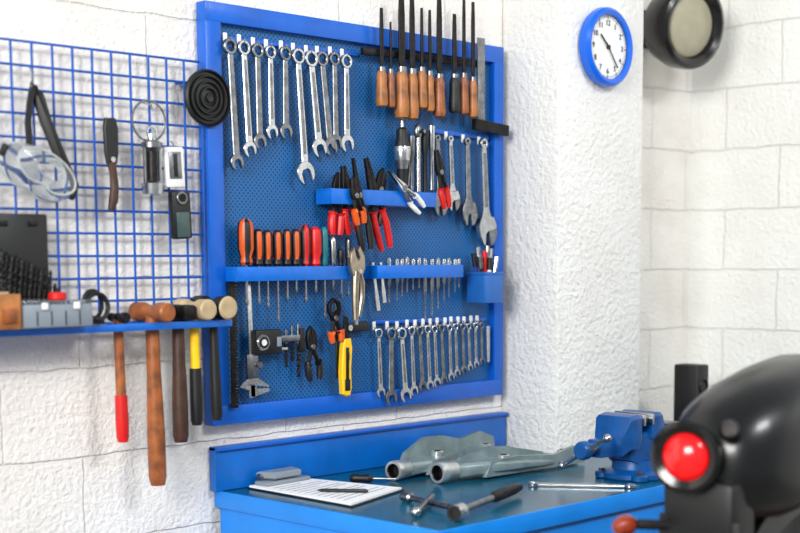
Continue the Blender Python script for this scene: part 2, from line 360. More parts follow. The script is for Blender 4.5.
# ---------------------------------------------------------------- pliers
def pliers(bot,top,m,sp=.02,r=.0075,y=-.058,jaw='flat',jm=DST,name='pliers',cy=.62,curve=1):
    b=B(name); Mx,L=frame(W(*bot,y),W(*top,y)); b.M=Mx
    c=L*cy; j=L-c
    for sgn in (-1,1):
        z=.002*sgn
        pts=[(-sgn*.005,c+.004,z),(sgn*.004,c-.012,z),(sgn*sp*.8,c-.035-L*.05,z),(sgn*sp*1.05*curve,c*.45,z),(sgn*sp*.95,c*.18,z),(sgn*sp*.8,.0,z)]
        b.tube(pts[:3],[.006,.006,.0055],jm,8)
        b.tube(pts[2:],[r*.8,r,r,r*.75],m,10)
        b.lathe([(r*1.25,0),(r*1.0,.006)],pts[2],V(pts[3])-V(pts[2]),m,10)
        if jaw=='flat': o=[(0,c-.01),(sgn*.013,c-.006),(sgn*.015,c+.01),(sgn*.012,c+j*.45),(sgn*.006,c+j),(sgn*.0008,c+j),(sgn*.0008,c+.01)]
        elif jaw=='long': o=[(0,c-.01),(sgn*.011,c-.006),(sgn*.011,c+.008),(sgn*.005,c+j*.5),(sgn*.0025,c+j),(sgn*.0006,c+j),(sgn*.0008,c+.008)]
        elif jaw=='cut': o=[(0,c-.01),(sgn*.013,c-.006),(sgn*.017,c+j*.35),(sgn*.013,c+j*.75),(sgn*.001,c+j),(sgn*.001,c+.01)]
        else: o=[(0,c-.01),(sgn*.01,c-.006),(sgn*.022,c+j*.4),(sgn*.02,c+j*.75),(sgn*.001,c+j),(sgn*.001,c+j*.85),(sgn*.012,c+j*.65),(sgn*.013,c+j*.4),(sgn*.001,c+.014)]
        b.poly(o,-.0055,.0055,jm,.0012)
    b.cyl((0,c,-.007),(0,c,.008),.0075,STEEL2,bev=.001)
    b.done()
pliers((336,235),(338,172),RED,.013,.011,y=-.060,jaw='cut')
pliers((353,233),(343,166),RED,.017,.011,y=-.066,jaw='flat')
pliers((367,250),(353,158),BLK,.016,.009,y=-.096,jaw='long',cy=.6)
pliers((386,249),(366,158),RED,.018,.0095,y=-.074,jaw='flat')
pliers((422,210),(388,170),WHITE,.014,.007,y=-.098,jaw='long',jm=STEEL,cy=.55)
pliers((375,224),(383,168),BLK,.016,.009,y=-.066,jaw='cut')
pliers((361,224),(352,178),ORG,.012,.009,y=-.1,jaw='flat')
pliers((447,208),(436,150),RED,.010,.008,y=-.09,jaw='flat',jm=DST)
b=B('locking_pliers'); Mx,L=frame(W(357,320,-.1),W(357,246,-.1)); b.M=Mx
LK=mat('nickel_plate',(168,156,138),.32,.9,.2,40)
b.tube([(.006,L*.62,0),(.016,L*.5,0),(.017,L*.3,0),(.006,L*.04,0)],[.010,.009,.008,.006],LK,10)
b.tube([(-.004,L*.66,0),(-.006,L*.5,0),(-.007,L*.3,0),(-.005,0,0)],[.011,.010,.009,.008],LK,10)
b.poly([(-.018,L*.6),(.012,L*.58),(.024,L*.7),(.022,L*.86),(.006,L),(-.002,L*.94),(.006,L*.84),(.0,L*.8),(-.008,L*.86),(-.014,L*.98),(-.026,L*.9),(-.028,L*.74)],-.007,.007,LK,.0015)
b.cyl((.004,L*.66,-.009),(.004,L*.66,.01),.006,STEEL); b.cyl((-.004,-.012,0),(-.004,.01,0),.006,STEEL,seg=10)
b.done()
b=B('air_die_grinder'); x=W(402,150,-.06).x; z0=W(402,190,-.06).z; z1=W(402,120,-.06).z; L=z1-z0
b.lathe([(.012,0),(.014,L*.1),(.015,L*.3),(.022,L*.42),(.023,L*.62),(.016,L*.72),(.015,L*.86),(.006,L*.9),(.004,L)],(x,-.06,z0),(0,0,1),[BLK,BLK,STEEL2,STEEL,BLK,BLK,STEEL,STEEL,STEEL],18)
b.tube([(x+.018,-.06,z0+L*.5),(x+.028,-.06,z0+L*.35),(x+.022,-.06,z0+.01)],.004,STEEL2,8); b.done()
b=B('ratchet_handle'); x=W(418,150,-.06).x; z0=W(418,192,-.06).z; z1=W(418,126,-.06).z; L=z1-z0
b.cyl((x,-.06,z0),(x,-.06,z1-.02),.007,STEEL,bev=.001); b.sph((x,-.06,z1-.015),(.013,.010,.022),STEEL2); b.cyl((x,-.07,z1-.015),(x,-.085,z1-.015),.006,STEEL2,seg=4); b.done()
for px,y0,y1,m in [(411.5,136,190,STEEL2),(425,130,192,BLK),(431.5,126,190,STEEL)]:
    b=B('socket_extension'); x=W(px,150,-.058).x; za=W(px,y1,-.058).z; zb=W(px,y0,-.058).z
    b.lathe([(.006,0),(.006,(zb-za)*.6),(.009,(zb-za)*.65),(.010,zb-za)],(x,-.058,za),(0,0,1),m,12); b.done()
def adj(bot,top,y=-.05,k=1.0,m=STEEL):
    b=B('adjustable_wrench'); tp=W(*top,y); Mx,L=frame(W(*bot,y),tp); b.M=Mx
    t=.0045*k
    ringjaw(b,.05*L,.022*L,L-.05*L,t,m)
    b.poly([(-.028*L,L*.94),(.028*L,L*.94),(.034*L,L*.8),(.04*L,L*.34),(.075*L,L*.24),(-.075*L,L*.24),(-.04*L,L*.34),(-.034*L,L*.8)],-t*.8,t*.8,m,t*.3)
    b.poly([(-.018*L,L*.86),(.018*L,L*.86),(.02*L,L*.36),(-.02*L,L*.36)],t*.8,t,STEEL2)
    b.poly([(-.09*L,L*.26),(.085*L,L*.27),(.12*L,L*.2),(.12*L,L*.15),(-.005*L,L*.13),(-.03*L,L*.11),(-.045*L,L*0),(-.075*L,L*.01),(-.115*L,L*.1),(-.12*L,L*.19)],-t*1.5,t*1.5,m,t*.4)
    b.poly([(.02*L,L*.145),(.13*L,L*.16),(.135*L,L*.1),(.075*L,L*.01),(.035*L,L*.0),(.022*L,L*.1)],-t*1.3,t*1.3,STEEL2,t*.4)
    b.cyl((.02*L,L*.2,0),(.085*L,L*.2,0),.026*L,DST,seg=12)
    b.M=Matrix.Identity(4); hook(b,V((tp.x,0,tp.z-.06*L)))
    b.done()
adj((440,216),(437,134),m=STEEL2); adj((453,211),(450,135)); adj((469,226),(467,137),m=STEEL2); adj((487,246),(483,138),k=1.3)
rk=B('hook_strip'); a=W(434,131,-.03);c=W(488,138,-.03); Mx,L=frame(a,c); rk.M=Mx; rk.box((0,L/2,0),(.012,L,.006),BLUE,.001); rk.done()
# ---------------------------------------------------------------- lower row
b=B('steel_ruler'); Mx,L=frame(W(235,408,-.052),W(233,275,-.052)); b.M=Mx; b.box((0,L/2,0),(.020,L,.004),DST,.0005)
for i in range(40): b.box((.006,L*.03+L*.94*i/40,.0023),(.006 if i%5 else .010,.0006,.0006),STEEL,0)
b.done()
b=B('vernier_caliper'); Mx,L=frame(W(253,398,-.05),W(248,280,-.05)); b.M=Mx
b.box((0,L*.5,0),(.014,L*.98,.004),STEEL,.0006); b.box((0,L*.27,.001),(.034,.06,.009),STEEL2,.001)
b.poly([(-.012,L*.11),(-.012,0),(.055,.012),(.05,.02),(.012,.022),(.012,L*.11)],-.002,.002,STEEL,.0005)
b.poly([(-.012,L*.17),(.014,L*.17),(.052,.026),(.05,.022),(.012,.03),(-.012,.035)],-.001,.004,STEEL,.0005)
b.poly([(-.012,.02),(-.04,.03),(-.03,.04),(-.012,.05)],-.002,.002,STEEL,.0005)
b.cyl((.018,L*.28,0),(.018,L*.28,.012),.008,STEEL2); b.done()
b=B('digital_angle_gauge'); o=W(267,342,-.055)
b.M=Matrix(((1,0,0,o.x),(0,0,-1,o.y),(0,1,0,o.z),(0,0,0,1)))
b.box((0,0,0),(.085,.062,.02),BLK,.006); b.cyl((-.02,0,.008),(-.02,0,.013),.020,STEEL,seg=24,bev=.001); b.cyl((-.02,0,.012),(-.02,0,.014),.014,BLK,seg=20); b.cyl((-.02,0,.013),(-.02,0,.0148),.008,WHITE,seg=20); b.box((.03,.0,.011),(.014,.024,.003),GREYP,.001)
b.box((.075,.006,0),(.07,.016,.008),STEEL2,.001); b.box((.112,.0,0),(.016,.06,.01),BLK,.002); b.box((.05,-.02,0),(.03,.008,.006),STEEL,.001); b.done()
def twist(b,p0,p1,r,m,turns=3,n=22):
    p0=V(p0);p1=V(p1);ax=(p1-p0).normalized(); t=V((0,0,1)) if abs(ax.z)<.9 else V((1,0,0)); u=ax.cross(t).normalized(); w=ax.cross(u); secs=[]
    for i in range(n+1):
        f=i/n; a0=f*turns*2*pi; c=p0.lerp(p1,f); rr=r*(1 if f<.92 else (1-f)/.08+.02)
        secs.append([c+(u*math.cos(a0+q)+w*math.sin(a0+q))*rr*(1 if abs(math.cos(q))>.4 else .5) for q in [2*pi*k/10 for k in range(10)]])
    b.loft(secs,m)
for px,ya,yb,r in [(286,330,368,.004),(292,326,362,.004),(298,324,378,.0045)]:
    b=B('drill_bit')
    p=W(px,ya,-.05);q=W(px,yb,-.05); q.x=p.x; b.cyl(p,p.lerp(q,.35),r*.9,STEEL2,seg=10); twist(b,p.lerp(q,.35),q,r,DST)
    b.done()
pliers((315,380),(310,326),BLK,.018,.009,y=-.055,jaw='cut')
pliers((337,342),(333,298),ORG,.016,.009,y=-.062,jaw='tower',jm=DST,name='tower_pincers',cy=.55)
b=B('steel_ruler'); Mx,L=frame(W(338,378,-.045),W(336,300,-.045)); b.M=Mx; b.box((0,L/2,0),(.012,L,.003),STEEL2,.0005); b.done()
b=B('offset_handle'); Mx,L=frame(W(368,326,-.045),W(346,328,-.045)); b.M=Mx; b.box((0,L/2,0),(.026,L,.012),BLK,.004); b.cyl((0,L*.9,.004),(0,L*.9,.010),.008,STEEL); b.done()
b=B('utility_knife'); Mx,L=frame(W(345,396,-.062),W(345,316,-.062)); b.M=Mx
b.poly([(-.014,.006),(-.004,0),(.012,0),(.018,.02),(.016,L*.35),(.020,L*.6),(.015,L*.72),(-.008,L*.72),(-.014,L*.6),(-.018,L*.3)],-.009,.009,YEL,.003)
b.box((0,L*.4,.0095),(.010,L*.42,.003),BLK,.001); b.box((0,L*.5,.0115),(.008,.02,.004),BLK,.001)
b.poly([(-.006,L*.7),(.013,L*.7),(.009,L*.97),(-.003,L*1.0)],-.003,.003,DST,.0005); b.box((.001,L*.14,.0095),(.018,.03,.002),BLK,.001); b.done()
# ---------------------------------------------------------------- pen cup on right frame
cpx=W(486,285,-.08); zc0=W(486,303,-.11).z; zc1=W(486,272,-.11).z
b=B('pen_cup'); cupb=mat('blue_plastic_cup',(40,116,205),.3,0,.05,trans=.3)
xc=cpx.x; w=.078;d=.065;hh=zc1-zc0; yc=-.044-d/2
for (cx,cy,sx,sy) in [(0,-d/2,w,.003),(0,d/2,w,.003),(-w/2,0,.003,d),(w/2,0,.003,d)]:
    b.box((xc+cx,yc+cy,zc0+hh/2),(sx,sy,hh),cupb,.001)
b.box((xc,yc,zc0+.002),(w,d,.004),cupb,.001)
for (cx,cy,sx,sy) in [(0,-d/2-.002,w+.006,.004),(-w/2-.002,0,.004,d+.006),(w/2+.002,0,.004,d+.006)]: b.box((xc+cx,yc+cy,zc1-.004),(sx,sy,.008),cupb,.001)
b.done()
BPEN=mat('blue_pen',(20,60,170))
pens=[(-.026,-.016,BLK,.045),(-.012,.012,STEEL,.07),(.0,-.018,WHITE,.04),(.012,.008,BLK,.074),(.024,-.010,STEEL,.042),(-.024,.010,BPEN,.052),(.026,.014,BLK,.066),(-.006,-.006,RED,.06)]
for dx,dy,m,e in pens:
    b=B('marker_pen'); p=V((xc+dx*.6,yc+dy*.6,zc0+.006)); q=V((xc+dx*1.6,yc+dy,zc1+e)); r=.006
    b.cyl(p,p.lerp(q,.72),r,m,seg=10,bev=.001); b.cyl(p.lerp(q,.72),q,r*1.2,BLK if m in (WHITE,BPEN) else (m if m is not BLK else STEEL2),seg=10,bev=.001); b.done()
# ---------------------------------------------------------------- collapsible funnel
c=W(207,98,-.045); b=B('collapsible_funnel')
R=.066
b.lathe([(R*.9,0),(R,.004),(R,.01),(R*.93,.014),(R*.9,.006),(R*.8,.006),(R*.78,.014),(R*.74,.014),(R*.7,.006),(R*.6,.007),(R*.58,.014),(R*.54,.014),(R*.5,.007),(R*.4,.008),(R*.38,.015),(R*.33,.015),(R*.3,.008),(R*.16,.01),(R*.14,.016),(0.0001,.014)],c+V((0,.004,0)),(0,-1,0),BLK,40)
b.done()
# ---------------------------------------------------------------- wire grid
b=B('wire_grid_panel'); YG=-.03; gx0=-1.1; gx1=-.012; zt=1.908; rows=12; cols=22
zb=zt-.05*rows
for i in range(rows+1): z=zt-.05*i; b.cyl((gx0,YG,z),(gx1,YG,z),.0029,GRIDB,seg=8)
for i in range(cols+1): x=gx1-.0493*i; b.cyl((x,YG-.005,zb),(x,YG-.005,zt),.0029,GRIDB,seg=8)
for x in (-1.0,-.55,-.06):
    for z in (zt-.05,zb+.05): b.cyl((x,-.002,z),(x,YG,z),.004,GRIDB,seg=8)
b.done()
# ---------------------------------------------------------------- shelf
YS=-.125; SZ=W(100,325,YS).z
b=B('tool_shelf'); xs=W(112,325,YS).x; xe=W(232,326,YS).x
b.box(((-1.1+xs)/2,YS/2-.004,SZ-.003),(xs+1.1,abs(YS)-.010,.005),BLUE,.001)
b.box(((-1.1+xe)/2,YS,SZ-.008),(xe+1.1,.004,.016),BLUE2,.001)
b.box(((xs+xe)/2,-.05,SZ-.003),(xe-xs,.016,.005),BLUE2,.001)
b.box(((xs+xe)/2,YS+.008,SZ-.003),(xe-xs,.016,.005),BLUE2,.001)
b.box((xe-.002,(YS-.045)/2,SZ-.008),(.004,.08,.016),BLUE2,.001)
b.done()
YH=-.088
def hammer(hmat,bot,top,r,hm,name,split=None,hm2=None,headr=.016,headlen=.09,kind='round',facem=None):
    b=B(name); t=W(*top,YH); bt=W(*bot,YH)
    t=V((t.x,YH,SZ+headr*.9)); bt=V((bt.x,YH,bt.z))
    d=bt-t
    def P(f): return t+d*f
    if split is None:
        b.tube([P(0),P(.1),P(.35),P(.7),P(.95),P(1)],[r*.7,r*.75,r*.8,r,r,r*.8],hm,12)
    else:
        b.tube([P(0),P(.1),P(split)],[r*.75,r*.8,r*.85],hm,12); b.tube([P(split),P((1+split)/2),P(.96),P(1)],[r*1.02,r*1.1,r*1.05,r*.8],hm2,12)
    ax=V((0,-1,0)); hc=V((t.x,YH,SZ+headr+.001)); L=headlen
    if kind=='round':
        b.lathe([(headr*.85,0),(headr,.004),(headr,L*.28),(headr*.75,L*.36),(headr*.75,L*.64),(headr,L*.72),(headr,L-.004),(headr*.85,L)],hc-ax*L/2,ax,[facem or hmat,hmat,hmat,hmat,hmat,hmat,facem or hmat,facem or hmat],20)
    elif kind=='ball':
        b.lathe([(headr*.2,0),(headr*.7,.004),(headr*.85,.012),(headr*.6,L*.3),(headr*.85,L*.42),(headr*.85,L*.6),(headr*.7,L*.68),(headr,L*.78),(headr,L-.003),(headr*.85,L)],hc-ax*L/2,ax,hmat,18)
    else:
        b.box(hc,(headr*1.9,L,headr*1.9),hmat,.006)
    b.done(30)
hammer(DST,(123,442),(118,325),.0135,WOODM,'ball_peen_hammer',.62,RED,.012,.07,'ball')
hammer(WOODM,(158,485),(152,325),.0205,WOODM,'wooden_mallet',headr=.0215,headlen=.13,kind='round')
hammer(DST,(181,442),(178,325),.0185,WOODD,'sledge_hammer',headr=.0185,headlen=.10,kind='box')
hammer(CREAM,(197,425),(194,325),.0135,YEL,'nylon_mallet',.5,BLK,.024,.12,'round',CREAM)
hammer(BLK,(217,420),(213,325),.0135,BLK,'rubber_mallet',headr=.027,headlen=.125,kind='round',facem=CREAM)
# ---------------------------------------------------------------- things on the shelf
DBLK=mat('case_black',(6,6,7),.45,0,.1)
b=B('drill_bit_case')
x0=W(-10,250,-.06).x;x1=W(50,250,-.06).x; z1=W(24,214,-.04).z
b.box(((x0+x1)/2,-.047,SZ+(z1-SZ)/2),(x1-x0,.014,z1-SZ),DBLK,.004)
b.box(((x0+x1)/2,-.085,SZ+.02),(x1-x0,.06,.038),DBLK,.003)
for k in (.25,.75): b.box((x0+(x1-x0)*k,-.0555,z1-.02),(.02,.004,.012),DST,.001)
b.done()
b=B('twist_drill_bit_set')
for i in range(11):
    for j in range(3):
        x=x0+.016+(x1-x0-.026)*i/10; y=-.070-.016*j; hgt=.168-.026*j-.005*i+random.uniform(-.004,.004)
        r=.0058-.0002*i; b.cyl((x,y,SZ+.0395),(x,y,SZ+.06),r,STEEL2,seg=8); twist(b,(x,y,SZ+.058),(x+.004,y,SZ+hgt),r,DST if (i+j)%2 else DBLK,3,20)
b.done()
def boxpx(name,px0,px1,pyb,pyt,y0,y1,m,bev=.003):
    xa=W(px0,pyb,y1).x; xb=W(px1,pyb,y1).x; zt_=W((px0+px1)/2,pyt,y1).z
    b=B(name); b.box(((xa+xb)/2,(y0+y1)/2,SZ+(zt_-SZ)/2),(xb-xa,abs(y1-y0),zt_-SZ-.001),m,bev); return b,xa,xb,zt_
b,xa,xb,zz=boxpx('wooden_block',-12,22,330,294,-.12,-.165,WOODL,.002); b.box(((xa+xb)/2+.01,-.167,SZ+.028),(.03,.004,.03),WOODM,.001); b.box((xa+.03,-.14,zz),(.05,.03,.008),CREAM,.002); b.done()
b,xa,xb,zz=boxpx('plastic_parts_box',23,94,330,303,-.118,-.16,GREYP,.005)
b.box(((xa+xb)/2,-.139,zz+.002),(xb-xa+.006,.046,.007),CLEAR,.002)
for k in (.3,.75): b.box((xa+(xb-xa)*k,-.163,zz-.006),(.014,.005,.014),WHITE,.001)
for k in range(1,5): b.box((xa+(xb-xa)*k/5,-.1605,SZ+.02),(.0015,.002,.03),DST,0)
b.done()
b=B('red_sanding_disc'); c=V((xa+(xb-xa)*.58,-.135,zz+.0)); b.cyl(c+V((0,0,.0055)),c+V((0,0,.022)),.019,RED,seg=18,bev=.003); b.cyl(c+V((0,0,.022)),c+V((0,0,.030)),.006,DST,seg=12); b.done()
b=B('coiled_cable'); c=V((xb+.024,-.12,SZ+.044)); b.torus(c,(0.3,-1,0),.030,.005,BLK); b.torus(c+V((.006,-.01,-.004)),(.1,-1,.1),.028,.005,BLK); b.box(c+V((0.006,-.005,-.034)),(.03,.02,.016),BLK,.003); b.done()
# ---------------------------------------------------------------- things hung on the grid
b=B('safety_goggles')
ctr=W(42,172,-.09)
Mg=Matrix.Translation(ctr)@Matrix.Rotation(math.radians(28),4,'Y')
b.M=Mg
def ov(k,sx,sz,y,dent=.25,n=28):
    out=[]
    for i in range(n):
        a=2*pi*i/n; x=math.cos(a)*sx; z=math.sin(a)*sz
        if z<0: z*= (1-dent*math.exp(-(x/(sx*.25))**2))
        out.append(V((x,y,z)))
    return out
VIN=mat('soft_clear_vinyl',(210,214,212),.3,0,.05,trans=.4)
b.loft([ov(0,.088,.048,.035),ov(0,.086,.046,.0),ov(0,.072,.038,-.022)],CLEAR,False)
b.loft([ov(0,.072,.038,-.022),ov(0,.03,.015,-.03)],CLEAR,False)
b.tube(ov(0,.088,.048,.035),.0035,VIN,6,closed=True)
b.tube(ov(0,.072,.038,-.022),.0028,VIN,6,closed=True)
for sx in (-1,1): b.box((sx*.091,.012,0),(.012,.014,.026),BLK,.003)
b.M=Matrix.Identity(4)
h0=W(33,86,-.06)
b.tube([W(30,150,-.075),W(28,122,-.066),W(30,100,-.06),h0+V((0,0,.005)),W(38,96,-.066),W(46,122,-.075),W(60,156,-.085),W(73,186,-.09),W(70,192,-.09)],.0135,BLK,10,flat=.28)
b.tube([W(34,86,-.06),W(44,112,-.07),W(58,148,-.082),W(68,176,-.09)],.011,BLK,10,flat=.3)
b.tube([W(30,68,-.036),W(31,70,-.05),W(33,80,-.06),W(33,88,-.066),W(31,86,-.07)],.0018,STEEL,6)
b.done()
b=B('pruning_knife')
Mx,L=frame(W(113,210,-.05),W(110,118,-.05)); b.M=Mx
b.poly([(-.012,L*.5),(.012,L*.5),(.017,L*.62),(.018,L*.9),(.012,L),(-.014,L),(-.018,L*.88),(-.016,L*.6)],-.005,.005,BLK,.0015)
b.tube([(0,L*.52,0),(.004,L*.4,0),(.006,L*.25,0),(.002,L*.1,0),(-.006,0,0)],[.010,.009,.010,.011,.007],WOODD,10)
b.cyl((0,L*.55,-.007),(0,L*.55,.008),.006,STEEL)
b.M=Matrix.Identity(4); b.done()
b=B('bearing_puller'); c=W(149,121,-.05); b.torus(c,(0,-1,0),.045,.0026,STEEL2,36,6)
p=W(151,134,-.062); x=p.x
b.M=Matrix.Translation((x,-.064,0)); zA=p.z; zB=W(152,196,-.062).z; H=zA-zB
b.torus((0,0,zA+.004),(0,-1,0),.012,.003,STEEL,18,6)
b.lathe([(.009,0),(.024,.004),(.026,H*.2),(.012,H*.24),(.012,H*.72),(.024,H*.78),(.024,H*.86),(.010,H*.9),(.009,H)],(0,0,zB),(0,0,1),[STEEL,STEEL,STEEL2,DST,STEEL2,STEEL2,STEEL2,STEEL,STEEL],18)
for sx in (-1,1): b.cyl((sx*.02,0,zB+H*.15),(sx*.02,0,zB+H*.82),.0045,STEEL,seg=8)
b.tube([(0,.028,zA+.07),(0,-.0,zA+.065),(0,-.004,zA+.055)],.002,STEEL,6)
b.M=Matrix.Identity(4); b.done()
b=B('tyre_tread_gauge')
Mx,L=frame(W(180,242,-.055),W(174,146,-.055)); b.M=Mx
b.box((-.004,L*.78,0),(.054,L*.42,.010),WHITE,.004); b.box((-.004,L*.80,.005),(.034,L*.28,.004),STEEL2,.001); b.box((-.004,L*.80,.008),(.010,L*.24,.003),BLK,.001)
b.box((.004,L*.28,.002),(.054,L*.50,.018),BLK,.006); b.box((.004,L*.18,.012),(.036,L*.26,.002),mat('gauge_display',(60,84,82),.3),.001); b.cyl((.004,L*.46,.01),(.004,L*.46,.015),.015,STEEL2,seg=20,bev=.001)
b.cyl((.004,L*.46,.0145),(.004,L*.46,.0162),.010,DST,seg=20); b.tube([(0,L*.98,-.0),(0,L*1.03,-.004),(0,L*1.05,-.012)],.002,STEEL,6); b.done()
# ---------------------------------------------------------------- clock
c=W(609,47,-PD-.03); R=.113
b=B('wall_clock')
b.lathe([(R*.8,0),(R*.96,.004),(R,.016),(R*.98,.032),(R*.9,.040),(R*.81,.036),(R*.79,.028)],(c.x,-PD-.001,c.z),(0,-1,0),mat('clock_blue_plastic',(4,96,214),.25,0,0),48,cap=False)
b.lathe([(.0001,0),(R*.8,0),(R*.8,.003),(.0001,.003)],(c.x,-PD-.022,c.z),(0,-1,0),WHITE,48,cap=False)
yf=-PD-.0262
for i in range(60):
    a=2*pi*i/60; rr=R*.74; l=.009 if i%5==0 else .004
    b.box((c.x+math.sin(a)*rr,yf,c.z+math.cos(a)*rr),(.0022 if i%5==0 else .001,.001,l),BLK,0,rot=Matrix.Rotation(a,3,'Y'))
def hand(a,l,w):
    b.box((c.x+math.sin(a)*l*.38,yf-.003,c.z+math.cos(a)*l*.38),(w,.0015,l*1.2),BLK,.0003,rot=Matrix.Rotation(a,3,'Y'))
hand(2*pi*(10.4/12),.05,.005); hand(2*pi*(23.5/60),.072,.0038); b.cyl((c.x,yf+.001,c.z),(c.x,yf-.006,c.z),.006,BLK)
ck=b.done()
for i in range(1,13):
    tcu=bpy.data.curves.new('numeral_%d'%i,'FONT'); tcu.body=str(i); tcu.size=.022; tcu.align_x='CENTER'; tcu.align_y='CENTER'; tcu.extrude=.0004
    tcu.materials.append(DST); t=bpy.data.objects.new('numeral_%d'%i,tcu); scene.collection.objects.link(t); t.parent=ck
    a=2*pi*i/12; wp=V((c.x+math.sin(a)*R*.6,yf-.0003,c.z+math.cos(a)*R*.6)); t.location=wp-ck.location; t.rotation_euler=(pi/2,0,0)
# ---------------------------------------------------------------- corner speaker
c=W(691,26,-.2); ax=V((-.2,-.97,-.14)).normalized()
b=B('wall_speaker'); R=.130
b.lathe([(R*.55,-.12),(R*.85,-.10),(R*1.0,-.05),(R*1.03,.0),(R*1.0,.014),(R*.90,.02),(R*.78,.012),(R*.72,-.004)],c,ax,BLKG,40,cap=False)
b.lathe([(R*.73,-.004),(R*.66,.004),(R*.3,.010),(.0001,.012)],c,ax,mat('speaker_cone',(158,152,130),.6,0,.05),40,cap=False)
b.lathe([(.0001,-.12),(R*.56,-.12)],c,ax,BLK,30,cap=False)
q=c-ax*.11; b.tube([q,V((q.x,-.012,q.z+.01))],.016,BLK,10); b.box((q.x,-.007,q.z),(.09,.012,.12),BLK,.003)
b.done()
# ---------------------------------------------------------------- bench
b=B('workbench'); bx0=.03;bx1=XR-.004;yf=-.759;yb=-.004
top=[(bx0,yf),(bx1,yf),(bx1,yb),(PX1+.004,yb),(PX1+.004,-PD-.004),(PX0-.004,-PD-.004),(PX0-.004,yb),(bx0,yb)]
b.poly(top,BZ-.03,BZ,BTOP,.002)
b.box(((bx0+bx1)/2,yf-.002,BZ-.02),(bx1-bx0+.004,.006,.042),BBODY,.002); b.box((bx0-.002,(yf+yb)/2,BZ-.02),(.006,yb-yf,.042),BBODY,.002)
b.box((bx0+.014,(yf+yb)/2,(BZ-.03)/2+.02),(.02,yb-yf-.02,BZ-.07),BBODY,.002)
b.box(((bx0+bx1)/2,yf+.02,(BZ-.03)/2+.02),(bx1-bx0-.03,.02,BZ-.07),BBODY,.002)
b.box((bx1-.014,(yf+yb)/2,(BZ-.03)/2+.02),(.02,yb-yf-.02,BZ-.07),BBODY,.002)
for x in (bx0+.03,1.05,bx1-.03): b.box((x,yf+.03,(BZ-.03)/2),(.05,.05,BZ-.032),BBODY,.003)
for i in range(3):
    x=.32+.62*i; b.box((x+.05,yf+.006,.68),(.52,.012,.16),BLUE,.004); b.tube([(x-.02,yf-.002,.69),(x-.02,yf-.025,.69),(x+.12,yf-.025,.69),(x+.12,yf-.002,.69)],.005,STEEL2,8)
    b.box((x+.05,yf+.006,.34),(.52,.012,.46),BLUE,.004)
b.done()
zt_=(W(212,450,-.03).z+W(498,412,-.03).z)/2
b=B('bench_backsplash'); b.box((.014+(PX0-.024)/2,-.016,(BZ+zt_)/2+.001),(PX0-.02,.026,zt_-BZ),BSPL,.002); b.box((.014+(PX0-.024)/2,-.022,zt_-.004),(PX0-.02,.034,.008),BLUE,.001); b.done()
# ---------------------------------------------------------------- bench items
b=B('clipboard')
q=[G(247,489),G(299,480.5),G(404,491),G(352,508)]
lo=[(p.x,p.y) for p in q]
def shrink(L_,k):
    cx=sum(p[0] for p in L_)/len(L_);cy=sum(p[1] for p in L_)/len(L_); return [(cx+(p[0]-cx)*k,cy+(p[1]-cy)*k) for p in L_]
b.poly(shrink(lo,1.0),BZ+.0005,BZ+.004,BLK,.001); b.poly(shrink(lo,.97),BZ+.0045,BZ+.009,PAPER)
def bil(u,v):
    P=[V((p[0],p[1],0)) for p in lo]; return P[0].lerp(P[3],u).lerp(P[1].lerp(P[2],u),v)
for i in range(12):
    u=.22+.06*i
    p=bil(u,.1);r=bil(u,.88 if i%3 else .6); Mx,L=benchframe(V((p.x,p.y,BZ+.0094)),V((r.x,r.y,BZ+.0094))); b.M=Mx; b.box((0,L/2,0),(.0025,L,.0004),INK,0)
b.M=Matrix.Identity(4)
p=bil(.09,.1);r=bil(.09,.92); Mx,L=benchframe(V((p.x,p.y,BZ+.014)),V((r.x,r.y,BZ+.014))); b.M=Mx
b.box((0,L/2,0),(.05,L,.010),GREYP,.004); b.tube([(-.02,.01,.012),(-.02,L-.01,.012)],.010,STEEL2,10); b.poly([(-.03,L*.08),(.02,L*.2),(.02,L*.8),(-.03,L*.92)],.008,.026,GREYP,.004)
b.done()
b=B('pen'); a=G(317,490,.014);c=G(368,491,.014); Mx,L=benchframe(a,c); b.M=Mx; b.lathe([(.001,0),(.004,.012),(.0045,L*.95),(.003,L)],(0,0,0),(0,1,0),BLK,10); b.box((0,L*.8,.006),(.003,.04,.001),STEEL,0); b.done()
b=B('screwdriver'); a=G(350,478,.0125);c=G(396,479,.0125); Mx,L=benchframe(a,c); b.M=Mx; b.lathe([(.006,0),(.011,.006),(.012,L*.12),(.009,L*.25),(.012,L*.42),(.006,L*.5)],(0,0,0),(0,1,0),BLK,14); b.cyl((0,L*.5,0),(0,L,0),.003,STEEL2,seg=8); b.done()
